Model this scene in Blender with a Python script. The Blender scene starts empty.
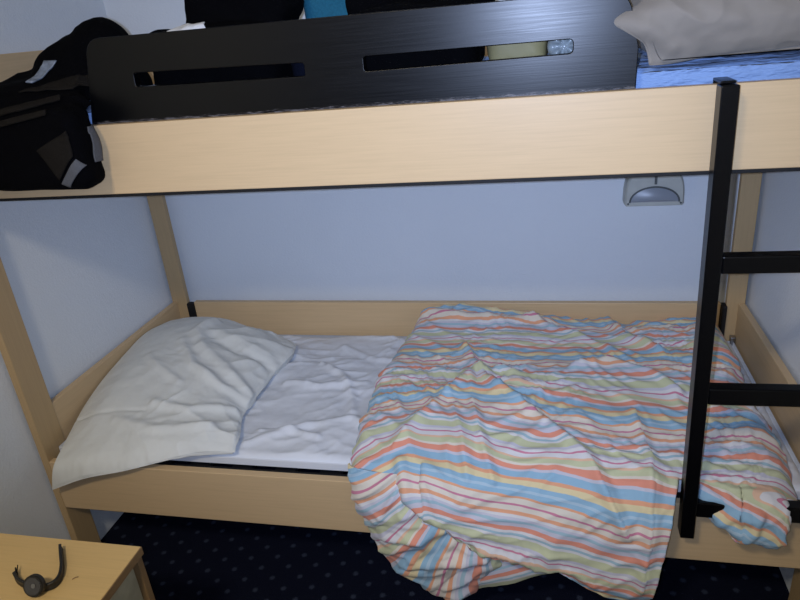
import bpy, bmesh, math, random
import numpy as np
from mathutils import Vector, Matrix
S = bpy.context.scene
C = S.collection
# ------------------------------------------------------------------ camera
cam_d = bpy.data.cameras.new('camera')
cam = bpy.data.objects.new('camera', cam_d); C.objects.link(cam); S.camera = cam
cam_d.sensor_width = 36.0; cam_d.lens = 651.8 * 36.0 / 800.0
cam_d.clip_start = 0.02
r_ = Vector((0.97508462, 0.20317516, -0.08904965)); u_ = Vector((-0.00154337, 0.40762979, 0.91314597)); f_ = Vector((-0.22182787, 0.89025716, -0.39778712))
m = Matrix((r_, u_, -f_)).transposed().to_4x4(); m.translation = Vector((1.4257, -1.2750, 1.4879))
cam.matrix_world = m
# ------------------------------------------------------------------ world, lights, exposure
w = bpy.data.worlds.new('world'); S.world = w; w.use_nodes = True
w.node_tree.nodes['Background'].inputs[0].default_value = (0.5, 0.55, 0.65, 1); w.node_tree.nodes['Background'].inputs[1].default_value = 0.05
S.view_settings.view_transform = 'Standard'; S.view_settings.look = 'None'
S.view_settings.gamma = 1.0; S.view_settings.use_curve_mapping = False
S.view_settings.exposure = 0.0

def add_light(name, kind, energy, col, loc, rot=(0, 0, 0), **kw):
    d = bpy.data.lights.new(name, kind); d.energy = energy; d.color = col
    for k, v in kw.items(): setattr(d, k, v)
    o = bpy.data.objects.new(name, d); C.objects.link(o); o.location = loc; o.rotation_euler = rot
    return o
# the phone's flash, next to its lens, and the room's ceiling lamp behind the photographer
fl = add_light('phone_flash', 'SPOT', 96.0, (0.52, 0.655, 1.0), (1.4257 - 0.028, -1.272, 1.492), spot_size=math.radians(99), spot_blend=1.0, shadow_soft_size=0.006)
fl.rotation_euler = (Vector(f_) + 0.22 * u_ + 0.08 * r_).to_track_quat('-Z', 'Y').to_euler()
add_light('ceiling_lamp', 'AREA', 28.0, (1.0, 0.86, 0.64), (0.85, -1.75, 2.44), (0, 0, 0), shape='DISK', size=0.32)

# ------------------------------------------------------------------ noise helpers (numpy)
_rng = np.random.default_rng(7)
_perm = np.concatenate([_rng.permutation(256)] * 3)
_ang = _rng.uniform(0, 2 * np.pi, 256)
def perlin(x, y, seed=0):
    x = np.asarray(x, float) + seed * 17.31; y = np.asarray(y, float) + seed * 9.77
    xi = np.floor(x).astype(int); yi = np.floor(y).astype(int); xf = x - xi; yf = y - yi
    def g(ix, iy, dx, dy):
        a = _ang[_perm[_perm[ix % 256] + iy % 256]]
        return np.cos(a) * dx + np.sin(a) * dy
    u = xf ** 3 * (xf * (xf * 6 - 15) + 10); v = yf ** 3 * (yf * (yf * 6 - 15) + 10)
    a = g(xi, yi, xf, yf); b = g(xi + 1, yi, xf - 1, yf); c = g(xi, yi + 1, xf, yf - 1); d = g(xi + 1, yi + 1, xf - 1, yf - 1)
    return (a + u * (b - a)) + v * ((c + u * (d - c)) - (a + u * (b - a)))
def fbm(x, y, seed=0, oct=3):
    s = 0; a = 1.0
    for k in range(oct):
        s = s + a * perlin(x * 2 ** k, y * 2 ** k, seed + k); a *= 0.5
    return s
def ridge(x, y, ang, lx, ly, seed):
    """sharp creases running along direction ang, lx long and ly apart"""
    c, s = math.cos(ang), math.sin(ang)
    X = (x * c + y * s) / lx; Y = (-x * s + y * c) / ly
    Y = Y + 0.55 * perlin(X * 0.9 + 3, Y * 0.35, seed + 5)
    n = perlin(X, Y, seed)
    return np.clip(1 - np.abs(n) * 2.6, 0, 1) ** 1.6
def sstep(a, b, x):
    t = np.clip((np.asarray(x, float) - a) / (b - a), 0, 1); return t * t * (3 - 2 * t)
def crease(x, y, pts, width):
    """distance-based bump along a polyline, signed side returned too"""
    best = np.full(np.shape(x), 9.0); nseg = len(pts) - 1; si = -1; side = np.zeros(np.shape(x))
    for (ax, ay), (bx, by) in zip(pts[:-1], pts[1:]):
        dx, dy = bx - ax, by - ay; L2 = dx * dx + dy * dy
        si += 1; t0 = ((x - ax) * dx + (y - ay) * dy) / L2; t = np.clip(t0, 0, 1)
        over = np.zeros_like(t) + (np.maximum(-t0, 0) if si == 0 else 0) + (np.maximum(t0 - 1, 0) if si == nseg - 1 else 0)
        px, py = ax + t * dx, ay + t * dy
        d = np.hypot(x - px, y - py); k = d < best
        best = np.where(k, d, best); side = np.where(k, np.sign(dx * (y - ay) - dy * (x - ax)) * np.exp(-(over * math.sqrt(L2) / 0.02) ** 2), side)
    return np.exp(-(best / width) ** 2), side, best
def interp_ctrl(ctrl, nu, nv, us=None, vs=None):
    """smooth surface through a control grid ctrl[row][col] = (x,y,z); us/vs = sample parameters in 0..1"""
    P = np.array(ctrl, float); R, K, _ = P.shape
    def cr(Q, t):
        n = Q.shape[0] - 1
        t = np.clip(t, 0, 1) * n; i = np.minimum(t.astype(int), n - 1); f = (t - i)
        sh = (len(t),) + (1,) * (Q.ndim - 1)
        p0 = Q[np.maximum(i - 1, 0)]; p1 = Q[i]; p2 = Q[i + 1]; p3 = Q[np.minimum(i + 2, n)]
        f = f.reshape(sh)
        return 0.5 * ((2 * p1) + (-p0 + p2) * f + (2 * p0 - 5 * p1 + 4 * p2 - p3) * f ** 2 + (-p0 + 3 * p1 - 3 * p2 + p3) * f ** 3)
    us = np.linspace(0, 1, nu) if us is None else us; vs = np.linspace(0, 1, nv) if vs is None else vs
    A = cr(P, vs)                               # nv,K,3
    return np.swapaxes(cr(np.swapaxes(A, 0, 1), us), 0, 1)   # nv,nu,3
def normals(G):
    du = np.gradient(G, axis=1); dv = np.gradient(G, axis=0)
    n = np.cross(du, dv); n /= np.linalg.norm(n, axis=2, keepdims=True) + 1e-12
    return n

# ------------------------------------------------------------------ material helpers
def mat(name, col, rough=0.6, spec=0.5, metal=0.0):
    mt = bpy.data.materials.new(name); mt.use_nodes = True
    b = mt.node_tree.nodes['Principled BSDF']
    b.inputs['Base Color'].default_value = (*col, 1); b.inputs['Roughness'].default_value = rough
    b.inputs['Specular IOR Level'].default_value = spec; b.inputs['Metallic'].default_value = metal
    return mt, mt.node_tree.nodes, mt.node_tree.links, b
def coords(N, L, scale=(1, 1, 1), kind='Object', rot=(0, 0, 0)):
    tc = N.new('ShaderNodeTexCoord'); mp = N.new('ShaderNodeMapping'); mp.inputs['Scale'].default_value = scale; mp.inputs['Rotation'].default_value = rot
    L.new(tc.outputs[kind], mp.inputs['Vector']); return mp.outputs['Vector']
def noise(N, L, vec, scale, detail=3, rough=0.5):
    n = N.new('ShaderNodeTexNoise'); n.inputs['Scale'].default_value = scale; n.inputs['Detail'].default_value = detail; n.inputs['Roughness'].default_value = rough
    L.new(vec, n.inputs['Vector']); return n.outputs['Fac']
def ramp(N, L, fac, stops, interp='LINEAR'):
    r = N.new('ShaderNodeValToRGB'); r.color_ramp.interpolation = interp
    e = r.color_ramp.elements
    while len(e) > 1: e.remove(e[-1])
    e[0].position = stops[0][0]; e[0].color = (*stops[0][1], 1)
    for p, c in stops[1:]:
        k = e.new(p); k.color = (*c, 1)
    L.new(fac, r.inputs[0]); return r.outputs[0]
def bump(N, L, b, h, strength, dist=0.01):
    k = N.new('ShaderNodeBump'); k.inputs['Strength'].default_value = strength; k.inputs['Distance'].default_value = dist
    L.new(h, k.inputs['Height']); L.new(k.outputs[0], b.inputs['Normal'])
def math_n(N, L, op, a, b=None):
    k = N.new('ShaderNodeMath'); k.operation = op
    for i, v in enumerate((a, b)):
        if v is None: continue
        if isinstance(v, (int, float)): k.inputs[i].default_value = v
        else: L.new(v, k.inputs[i])
    return k.outputs[0]

def plain(name, col, rough=0.6, spec=0.5, metal=0.0, var=0.12, scale=40, bmp=0.0):
    mt, N, L, b = mat(name, col, rough, spec, metal)
    v = coords(N, L); f = noise(N, L, v, scale)
    lo = tuple(c * (1 - var) for c in col); hi = tuple(min(1, c * (1 + var)) for c in col)
    L.new(ramp(N, L, f, [(0.3, lo), (0.7, hi)]), b.inputs['Base Color'])
    if bmp: bump(N, L, b, f, bmp, 0.004)
    return mt
def wood(name, base, axis, rough=0.42, spec=0.4):
    mt, N, L, b = mat(name, base, rough, spec)
    sc = [45, 45, 45]; sc[axis] = 1.6
    v = coords(N, L, tuple(sc)); f = noise(N, L, v, 3.0, 5, 0.6)
    sc2 = [160, 160, 160]; sc2[axis] = 5
    f2 = noise(N, L, coords(N, L, tuple(sc2)), 2.0, 2)
    mix = math_n(N, L, 'ADD', math_n(N, L, 'MULTIPLY', f, 0.6), math_n(N, L, 'MULTIPLY', f2, 0.4))
    d = tuple(c * 0.93 for c in base); h = tuple(min(1, c * 1.05) for c in base)
    L.new(ramp(N, L, mix, [(0.32, d), (0.5, base), (0.68, h)]), b.inputs['Base Color'])
    bump(N, L, b, f2, 0.03, 0.002)
    return mt
def wallmat(name, col):
    mt, N, L, b = mat(name, col, 0.85, 0.2)
    v = coords(N, L); f = noise(N, L, v, 130, 4, 0.65); f2 = noise(N, L, v, 2.5, 2)
    L.new(ramp(N, L, f2, [(0.3, tuple(c * 0.97 for c in col)), (0.7, col)]), b.inputs['Base Color'])
    bump(N, L, b, f, 0.35, 0.004); return mt

WOOD = (0.575, 0.415, 0.235)
M = {}
M['wood_x'] = wood('beech laminate along x', WOOD, 0)
M['wood_y'] = wood('beech laminate along y', WOOD, 1)
M['wood_z_shaded'] = wood('shaded beech laminate along z', tuple(c * a for c, a in zip(WOOD, (0.80, 0.78, 0.72))), 2)  # posts: same laminate as the rails, with shade put into the colour
M['wood_table'] = wood('yellow laminate', (0.62, 0.44, 0.20), 0, 0.4)
M['edge_dark'] = wood('dark edge banding', (0.24, 0.15, 0.07), 0)
M['panel_pale'] = plain('pale inner laminate', (0.40, 0.37, 0.25), 0.6)
M['wall'] = wallmat('woodchip wallpaper', (0.72, 0.76, 0.80))
M['wall_far'] = wallmat('darkened front wall', (0.07, 0.065, 0.07))  # unseen wall's colour kept dark so it reflects little into the guard board
M['ceiling'] = wallmat('ceiling paint', (0.78, 0.77, 0.74))
M['black_metal'] = plain('black powder coat', (0.0015, 0.0015, 0.002), 0.28, 0.2, bmp=0.05, scale=300)
M['black_flat'] = plain('flat black metal', (0.008, 0.008, 0.009), 0.6, 0.3)
M['black_cloth'] = plain('black cloth', (0.0016, 0.0016, 0.0022), 0.95, 0.04, bmp=0.3, scale=220)
M['black_brown'] = plain('faded black cloth', (0.009, 0.0075, 0.006), 0.9, 0.1, bmp=0.3, scale=220)
M['grey_trim'] = plain('grey binding', (0.075, 0.078, 0.085), 0.75, 0.3, bmp=0.2, scale=300)
M['shine'] = plain('shiny grey print', (0.15, 0.18, 0.23), 0.35, 0.6, var=0.5, scale=70)
M['navy_cloth'] = plain('navy cloth', (0.003, 0.004, 0.010), 0.9, 0.08, bmp=0.3, scale=220)
M['teal'] = plain('teal cloth', (0.012, 0.105, 0.17), 0.8, 0.2, bmp=0.2, scale=200)
M['olive'] = plain('olive paper bag', (0.27, 0.235, 0.115), 0.6, 0.3, var=0.2, scale=9)
M['white_cloth'] = plain('white cloth', (0.62, 0.63, 0.64), 0.8, 0.2)
M['grey_plastic'] = plain('light grey plastic', (0.46, 0.47, 0.43), 0.45, 0.4, var=0.05)
M['dark_plastic'] = plain('dark grey plastic', (0.09, 0.10, 0.10), 0.5, 0.4)
M['strap'] = plain('black rubber', (0.018, 0.017, 0.016), 0.5, 0.4)
M['steel'] = plain('brushed steel', (0.35, 0.35, 0.36), 0.3, 0.5, 1.0)
# frosted lens and clear plastic
mt, N, L, b = mat('frosted lens', (0.32, 0.35, 0.40), 0.35, 0.5); b.inputs['Transmission Weight'].default_value = 0.25
M['lens'] = mt
mt, N, L, b = mat('watch glass', (0.05, 0.05, 0.055), 0.1, 0.6); M['watch_glass'] = mt
mt, N, L, b = mat('clear plastic', (0.34, 0.39, 0.41), 0.18, 0.5); b.inputs['Transmission Weight'].default_value = 0.2; M['bottle'] = mt
# carpet
mt, N, L, b = mat('navy carpet', (0.006, 0.008, 0.02), 0.95, 0.1)
v = coords(N, L, (17, 17, 17), rot=(0, 0, 0.6))
fr = N.new('ShaderNodeVectorMath'); fr.operation = 'FRACTION'; L.new(v, fr.inputs[0])
ds = N.new('ShaderNodeVectorMath'); ds.operation = 'DISTANCE'; ds.inputs[1].default_value = (0.5, 0.5, 0.5)
cl = N.new('ShaderNodeVectorMath'); cl.operation = 'MULTIPLY'; cl.inputs[1].default_value = (1, 1, 0); L.new(fr.outputs[0], cl.inputs[0])
ds.inputs[1].default_value = (0.5, 0.5, 0); L.new(cl.outputs[0], ds.inputs[0])
nz = noise(N, L, coords(N, L), 220, 2)
dd = math_n(N, L, 'ADD', ds.outputs['Value'], math_n(N, L, 'MULTIPLY', nz, 0.14))
L.new(ramp(N, L, dd, [(0.15, (0.028, 0.036, 0.062)), (0.24, (0.0034, 0.0050, 0.0150))]), b.inputs['Base Color'])
bump(N, L, b, nz, 0.6, 0.006); M['carpet'] = mt
# white cotton
def cotton(name, col, wv=900):
    mt, N, L, b = mat(name, col, 0.85, 0.2)
    f = noise(N, L, coords(N, L), wv, 2); f2 = noise(N, L, coords(N, L), 6, 2)
    L.new(ramp(N, L, f2, [(0.3, tuple(c * 0.95 for c in col)), (0.7, col)]), b.inputs['Base Color'])
    bump(N, L, b, f, 0.12, 0.001); b.inputs['Sheen Weight'].default_value = 0.1
    return mt
M['pillow'] = cotton('white pillowcase cotton', (0.66, 0.68, 0.66))
M['sheet'] = cotton('white sheet cotton', (0.66, 0.69, 0.74))
M['blue_sheet'] = cotton('blue sheet cotton', (0.22, 0.34, 0.60))
bn = M['blue_sheet'].node_tree; bl = bn.nodes['Principled BSDF']
wv_ = noise(bn.nodes, bn.links, coords(bn.nodes, bn.links, (7, 22, 26), rot=(0, 0.12, 0)), 2.2, 3, 0.55)
bump(bn.nodes, bn.links, bl, wv_, 0.9, 0.02)
M['taupe'] = cotton('taupe pillowcase', (0.24, 0.215, 0.185))
# striped duvet
mt, N, L, b = mat('striped duvet cotton', (0.7, 0.7, 0.7), 0.85, 0.2)
uv = N.new('ShaderNodeUVMap'); uv.uv_map = 'stripes'; sx = N.new('ShaderNodeSeparateXYZ'); L.new(uv.outputs[0], sx.inputs[0])
wob = noise(N, L, uv.outputs[0], 60, 1)
vv = math_n(N, L, 'ADD', sx.outputs[1], math_n(N, L, 'MULTIPLY', math_n(N, L, 'SUBTRACT', wob, 0.5), 0.006))
fr = math_n(N, L, 'FRACT', vv)
MAG = (0.52, 0.13, 0.24); ORG = (0.72, 0.30, 0.13); RED = (0.70, 0.21, 0.11); YEL = (0.70, 0.58, 0.30); BLU = (0.20, 0.41, 0.58); LBL = (0.34, 0.51, 0.64)
CRM = (0.68, 0.62, 0.52); LAV = (0.50, 0.50, 0.60); WHT = (0.64, 0.64, 0.66); GRN = (0.50, 0.53, 0.30); TEA = (0.27, 0.44, 0.53); PEA = (0.72, 0.44, 0.27)
MAG, ORG, RED, YEL, BLU, LBL, CRM, LAV, WHT, GRN, TEA, PEA = [tuple(0.80 * c + 0.20 * 0.52 for c in k) for k in (MAG, ORG, RED, YEL, BLU, LBL, CRM, LAV, WHT, GRN, TEA, PEA)]
stops = [(0.0, MAG), (0.014, WHT), (0.055, PEA), (0.078, GRN), (0.125, CRM), (0.143, RED), (0.188, LAV), (0.212, BLU), (0.278, ORG), (0.312, YEL), (0.360, BLU),
         (0.40, LBL), (0.425, BLU), (0.462, ORG), (0.482, CRM), (0.534, MAG), (0.553, CRM), (0.600, ORG), (0.636, WHT), (0.662, LAV), (0.685, TEA), (0.712, LAV), (0.752, RED),
         (0.800, WHT), (0.826, TEA), (0.850, WHT), (0.872, GRN), (0.945, LAV), (0.972, WHT)]
L.new(ramp(N, L, fr, stops, 'CONSTANT'), b.inputs['Base Color'])
bump(N, L, b, noise(N, L, coords(N, L), 900, 2), 0.12, 0.001); b.inputs['Sheen Weight'].default_value = 0.1
M['duvet'] = mt
# glossy black guard board, worn along its lower edge
mt, N, L, b = mat('black lacquered wood', (0.010, 0.011, 0.014), 0.4, 0.29)
v = coords(N, L, (1.2, 1, 55)); st = noise(N, L, v, 6, 4, 0.6)
L.new(ramp(N, L, st, [(0.3, (0.285, 0.285, 0.285)), (0.7, (0.35, 0.35, 0.35))]), b.inputs['Roughness'])
tc = N.new('ShaderNodeTexCoord'); sp = N.new('ShaderNodeSeparateXYZ'); L.new(tc.outputs['Object'], sp.inputs[0])
edge = N.new('ShaderNodeMapRange'); edge.inputs[1].default_value = 1.331; edge.inputs[2].default_value = 1.352; edge.inputs[3].default_value = 0.62; edge.inputs[4].default_value = 0.0
L.new(sp.outputs[2], edge.inputs[0])
sc = noise(N, L, coords(N, L, (14, 1, 90)), 3.2, 5, 0.75)
wear = math_n(N, L, 'MULTIPLY', edge.outputs[0], sc)
L.new(ramp(N, L, wear, [(0.27, (0.0012, 0.0014, 0.002)), (0.36, (0.12, 0.11, 0.11))]), b.inputs['Base Color'])
bump(N, L, b, st, 0.035, 0.002); M['lacquer'] = mt

# ------------------------------------------------------------------ object helpers
def tag(o, label, cat, group=None):
    o['label'] = label; o['category'] = cat
    if group: o['group'] = group
    return o
def thing(name, label, cat, loc=(0, 0, 0), rot=(0, 0, 0), group=None):
    o = bpy.data.objects.new(name, None); C.objects.link(o); o.location = loc; o.rotation_euler = rot; o.empty_display_size = 0.05
    return tag(o, label, cat, group)
def link(name, me, material, parent=None, smooth=False):
    o = bpy.data.objects.new(name, me); C.objects.link(o)
    if material: me.materials.append(material)
    if smooth:
        for p in me.polygons: p.use_smooth = True
    if parent:
        o.parent = parent
        loc = Vector((0, 0, 0)); q = parent
        while q: loc += q.location; q = q.parent
        o.location = -loc if parent.type == 'EMPTY' else (0, 0, 0)     # part meshes are written in room coordinates
    return o
def boxes(name, bs, material, parent=None, bevel=0.002):
    bm = bmesh.new()
    for x0, x1, y0, y1, z0, z1 in bs:
        r = bmesh.ops.create_cube(bm, size=1)['verts']
        for v in r: v.co = ((x0 + x1) / 2 + v.co.x * (x1 - x0), (y0 + y1) / 2 + v.co.y * (y1 - y0), (z0 + z1) / 2 + v.co.z * (z1 - z0))
    if bevel: bmesh.ops.bevel(bm, geom=bm.edges[:], offset=bevel, segments=2, affect='EDGES', profile=0.5)
    me = bpy.data.meshes.new(name); bm.to_mesh(me); bm.free()
    return link(name, me, material, parent)
def box(name, b, material, parent=None, bevel=0.002): return boxes(name, [b], material, parent, bevel)
def struct(name, b, material):
    o = box(name, b, material, None, 0); o['kind'] = 'structure'; return o
def grid_faces(nv, nu, off=0, mask=None):
    idx = np.arange(nv * nu).reshape(nv, nu) + off
    q = np.stack([idx[:-1, :-1], idx[:-1, 1:], idx[1:, 1:], idx[1:, :-1]], -1).reshape(-1, 4)
    if mask is not None: q = q[mask.reshape(-1)]
    return q
def grid_object(name, grids, material, parent=None, solid=0.0, uvs=None, offset=-1.0, masks=None):
    V = []; F = []; U = []; off = 0
    for k, G in enumerate(grids):
        nv, nu, _ = G.shape; V.append(G.reshape(-1, 3)); F.append(grid_faces(nv, nu, off, masks[k] if masks else None)); off += nv * nu
        if uvs: U.append(uvs[k].reshape(-1, 2))
    V = np.concatenate(V); F = np.concatenate(F)
    me = bpy.data.meshes.new(name); me.from_pydata(V.tolist(), [], F.tolist())
    if uvs:
        U = np.concatenate(U); l = me.uv_layers.new(name='stripes'); vi = np.zeros(len(me.loops), int); me.loops.foreach_get('vertex_index', vi)
        l.data.foreach_set('uv', U[vi].reshape(-1))
    me.update()
    if masks:
        bm = bmesh.new(); bm.from_mesh(me); bmesh.ops.delete(bm, geom=[v for v in bm.verts if not v.link_faces], context='VERTS'); bm.to_mesh(me); bm.free()
    o = link(name, me, material, parent, True)
    if solid:
        s = o.modifiers.new('thickness', 'SOLIDIFY'); s.thickness = solid; s.offset = offset
    return o
def tube(name, pts, rad, material, parent=None, n=8, closed=False):
    cu = bpy.data.curves.new(name, 'CURVE'); cu.dimensions = '3D'; cu.bevel_depth = rad; cu.bevel_resolution = 3; cu.use_fill_caps = True
    s = cu.splines.new('POLY'); s.points.add(len(pts) - 1); s.use_cyclic_u = closed
    for p, q in zip(s.points, pts): p.co = (*q, 1)
    t = bpy.data.objects.new('t', cu); C.objects.link(t)
    me = bpy.data.meshes.new_from_object(t.evaluated_get(bpy.context.evaluated_depsgraph_get())); bpy.data.objects.remove(t); bpy.data.curves.remove(cu)
    me.name = name
    return link(name, me, material, parent, True)
def surface_nets(sdf, lo, hi, h):
    lo = np.array(lo, float); hi = np.array(hi, float); n = np.ceil((hi - lo) / h).astype(int) + 1
    ax = [lo[i] + h * np.arange(n[i]) for i in range(3)]
    X, Y, Z = np.meshgrid(*ax, indexing='ij'); D = sdf(X, Y, Z)
    ins = D < 0; cx, cy, cz = n - 1
    acc = np.zeros((cx, cy, cz, 3)); cnt = np.zeros((cx, cy, cz))
    corner = [(i, j, k) for i in (0, 1) for j in (0, 1) for k in (0, 1)]
    for a in corner:
        for d in range(3):
            if a[d] == 1: continue
            bb = list(a); bb[d] = 1
            sa = tuple(slice(a[i], a[i] + n[i] - 1) for i in range(3)); sb = tuple(slice(bb[i], bb[i] + n[i] - 1) for i in range(3))
            da, db = D[sa], D[sb]; cr = (da < 0) != (db < 0)
            t = np.where(cr, da / np.where(cr, da - db, 1), 0)
            for i in range(3):
                acc[..., i] += np.where(cr, a[i] + (t if i == d else 0), 0)
            cnt += cr
    act = cnt > 0; vid = -np.ones((cx, cy, cz), int); vid[act] = np.arange(act.sum())
    ii = np.argwhere(act); V = lo + h * (ii + acc[act] / cnt[act][:, None])
    F = []
    for d in range(3):
        e, f = (d + 1) % 3, (d + 2) % 3
        sl0 = [slice(None)] * 3; sl1 = [slice(None)] * 3; sl0[d] = slice(0, -1); sl1[d] = slice(1, None)
        A = ins[tuple(sl0)]; B = ins[tuple(sl1)]
        for sgn, K in ((1, A & ~B), (0, ~A & B)):
            p = np.argwhere(K); p = p[(p[:, e] > 0) & (p[:, f] > 0) & (p[:, e] < n[e] - 1) & (p[:, f] < n[f] - 1)]
            def at(de, df):
                q = p.copy(); q[:, e] -= de; q[:, f] -= df; return vid[q[:, 0], q[:, 1], q[:, 2]]
            quad = np.stack([at(1, 1), at(0, 1), at(0, 0), at(1, 0)], 1)
            F.append(quad if sgn else quad[:, ::-1])
    F = np.concatenate(F); F = F[(F >= 0).all(1)]
    return V, F
def net_object(name, sdf, lo, hi, h, material, parent=None):
    V, F = surface_nets(sdf, lo, hi, h)
    me = bpy.data.meshes.new(name); me.from_pydata(V.tolist(), [], F.tolist()); me.update()
    o = link(name, me, material, parent, True)
    s = o.modifiers.new('smooth', 'SMOOTH'); s.iterations = 3; s.factor = 0.5
    return o
def ell(X, Y, Z, c, r):
    k = np.sqrt(((X - c[0]) / r[0]) ** 2 + ((Y - c[1]) / r[1]) ** 2 + ((Z - c[2]) / r[2]) ** 2); return (k - 1) * min(r)
def rbox(X, Y, Z, c, b, r):
    qx, qy, qz = np.abs(X - c[0]) - b[0] + r, np.abs(Y - c[1]) - b[1] + r, np.abs(Z - c[2]) - b[2] + r
    return np.sqrt(np.maximum(qx, 0) ** 2 + np.maximum(qy, 0) ** 2 + np.maximum(qz, 0) ** 2) + np.minimum(np.maximum(qx, np.maximum(qy, qz)), 0) - r
def smin(a, b, k):
    h = np.clip(0.5 + 0.5 * (b - a) / k, 0, 1); return b + (a - b) * h - k * h * (1 - h)
def project(sdf, P, d, lift=0.002):
    """march points P along direction d onto an sdf surface"""
    d = np.array(d, float); d /= np.linalg.norm(d); Q = np.array(P, float)
    for _ in range(80):
        Q = Q + d * (sdf(Q[..., 0], Q[..., 1], Q[..., 2]) - lift)[..., None] * 0.7
    return np.clip(Q, (0.03, -0.16, 1.15), (0.60, 0.30, 1.60))

# ------------------------------------------------------------------ the room
struct('floor', (-0.11, 2.15, -2.7, 0.95, -0.06, 0.0), M['carpet'])
struct('ceiling', (-0.11, 2.15, -2.7, 0.95, 2.5, 2.56), M['ceiling'])
struct('wall_left', (-0.11, -0.01, -2.7, 0.945, 0, 2.5), M['wall'])
struct('wall_right', (2.05, 2.15, -2.7, 0.945, 0, 2.5), M['wall'])
struct('wall_back', (-0.01, 2.05, 0.845, 0.945, 0, 2.5), M['wall'])
struct('wall_front', (-0.01, 2.05, -2.7, -2.6, 0, 2.5), M['wall_far'])

# ------------------------------------------------------------------ the bunk bed
bed = thing('bunk_bed', 'beech laminate bunk bed fitted between the side walls with a black guard board on top', 'bunk bed', (1.02, 0.41, 0))
for nm, x in (('left', 0.0), ('right', 2.017)):
    box('post', (x, x + 0.023, 0.0, 0.082, 0, 1.49), M['wood_z_shaded'], bed)
box('post', (0.0, 0.062, 0.800, 0.822, 0, 1.49), M['wood_z_shaded'], bed)
box('post', (1.985, 2.040, 0.800, 0.822, 0, 1.49), M['wood_z_shaded'], bed)
box('side_rail', (0.0235, 2.0165, 0.0, 0.022, 0.239, 0.405), M['wood_x'], bed)
box('side_rail', (0.0235, 2.0165, 0.0, 0.022, 1.178, 1.330), M['wood_x'], bed)
box('under_rail_strip', (0.0235, 2.0165, 0.0035, 0.040, 1.1705, 1.1775), M['black_flat'], bed, 0.001)['label'] = 'dark strip under the upper rail'  # thin black strip running along the rail's lower edge
box('back_board', (0.092, 1.968, 0.798, 0.820, 0.25, 0.551), M['wood_x'], bed)
box('back_board', (0.0625, 1.9845, 0.800, 0.820, 1.18, 1.42), M['wood_x'], bed)
for x in (0.0, 2.020):
    box('end_board', (x, x + 0.02, 0.0825, 0.7995, 0.25, 0.551), M['wood_y'], bed)
    box('end_board', (x, x + 0.02, 0.0825, 0.7995, 1.178, 1.49), M['wood_y'], bed)
box('bracket', (0.0625, 0.0915, 0.792, 0.815, 0.40, 0.546), M['black_flat'], bed)['label'] = 'black metal corner bracket'
box('bracket', (1.9685, 1.984, 0.780, 0.815, 0.40, 0.548), M['black_flat'], bed)['label'] = 'black metal corner bracket'
box('bracket', (2.0035, 2.019, 0.775, 0.796, 0.40, 0.44), M['steel'], bed)['label'] = 'small metal fixing plate'
boxes('bed_base', [(0.0245, 2.0155, 0.0225, 0.046, 0.34, 0.392), (0.0245, 2.0155, 0.755, 0.797, 0.34, 0.392)] + [(0.04 + k * 0.13, 0.10 + k * 0.13, 0.046, 0.755, 0.36, 0.375) for k in range(15)], M['black_flat'], bed)['label'] = 'black metal slatted base'
boxes('bed_base', [(0.0245, 2.0155, 0.0445, 0.066, 1.185, 1.215), (0.0245, 2.0155, 0.755, 0.799, 1.185, 1.215)] + [(0.04 + k * 0.13, 0.10 + k * 0.13, 0.066, 0.755, 1.19, 1.205) for k in range(15)], M['black_flat'], bed)
# guard board with its two slots: a filled 2-D outline, extruded
def round_outline(pts_r, n=10):
    out = []
    k = len(pts_r)
    for i in range(k):
        (x, z, r) = pts_r[i]; a = np.array(pts_r[i - 1][:2]); b = np.array(pts_r[(i + 1) % k][:2]); p = np.array((x, z))
        da = (a - p) / np.linalg.norm(a - p); db = (b - p) / np.linalg.norm(b - p)
        cosang = float(da @ db); half = math.acos(max(-1, min(1, cosang))) / 2
        if r <= 0: out.append(tuple(p)); continue
        t = r / math.tan(half); p0 = p + da * t; p1 = p + db * t
        for j in range(n + 1):
            s = j / n; q = (1 - s) ** 2 * p0 + 2 * s * (1 - s) * p + s * s * p1; out.append(tuple(q))
    return out
cu = bpy.data.curves.new('g', 'CURVE'); cu.dimensions = '2D'; cu.fill_mode = 'BOTH'; cu.extrude = 0.0085; cu.bevel_depth = 0.0015; cu.bevel_resolution = 2
for o_ in (round_outline([(0.436, 1.285, 0.0), (1.577, 1.285, 0.0), (1.580, 1.40, 0.05), (1.560, 1.494, 0.045), (0.484, 1.501, 0.040)]),
           round_outline([(0.572, 1.399, 0.008), (0.955, 1.394, 0.008), (0.955, 1.422, 0.008), (0.574, 1.430, 0.008)]),
           round_outline([(1.074, 1.394, 0.008), (1.470, 1.397, 0.010), (1.470, 1.424, 0.010), (1.074, 1.424, 0.008)])):
    s = cu.splines.new('POLY'); s.points.add(len(o_) - 1); s.use_cyclic_u = True
    for p, q in zip(s.points, o_): p.co = (q[0], q[1], 0, 1)
t = bpy.data.objects.new('t', cu); C.objects.link(t)
me = bpy.data.meshes.new_from_object(t.evaluated_get(bpy.context.evaluated_depsgraph_get())); bpy.data.objects.remove(t)
me.transform(Matrix.Translation((0, 0.0335, 0)) @ Matrix.Rotation(math.pi / 2, 4, 'X')); me.name = 'guard_board'
link('guard_board', me, M['lacquer'], bed)['label'] = 'glossy black guard board with two long slots'

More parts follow.
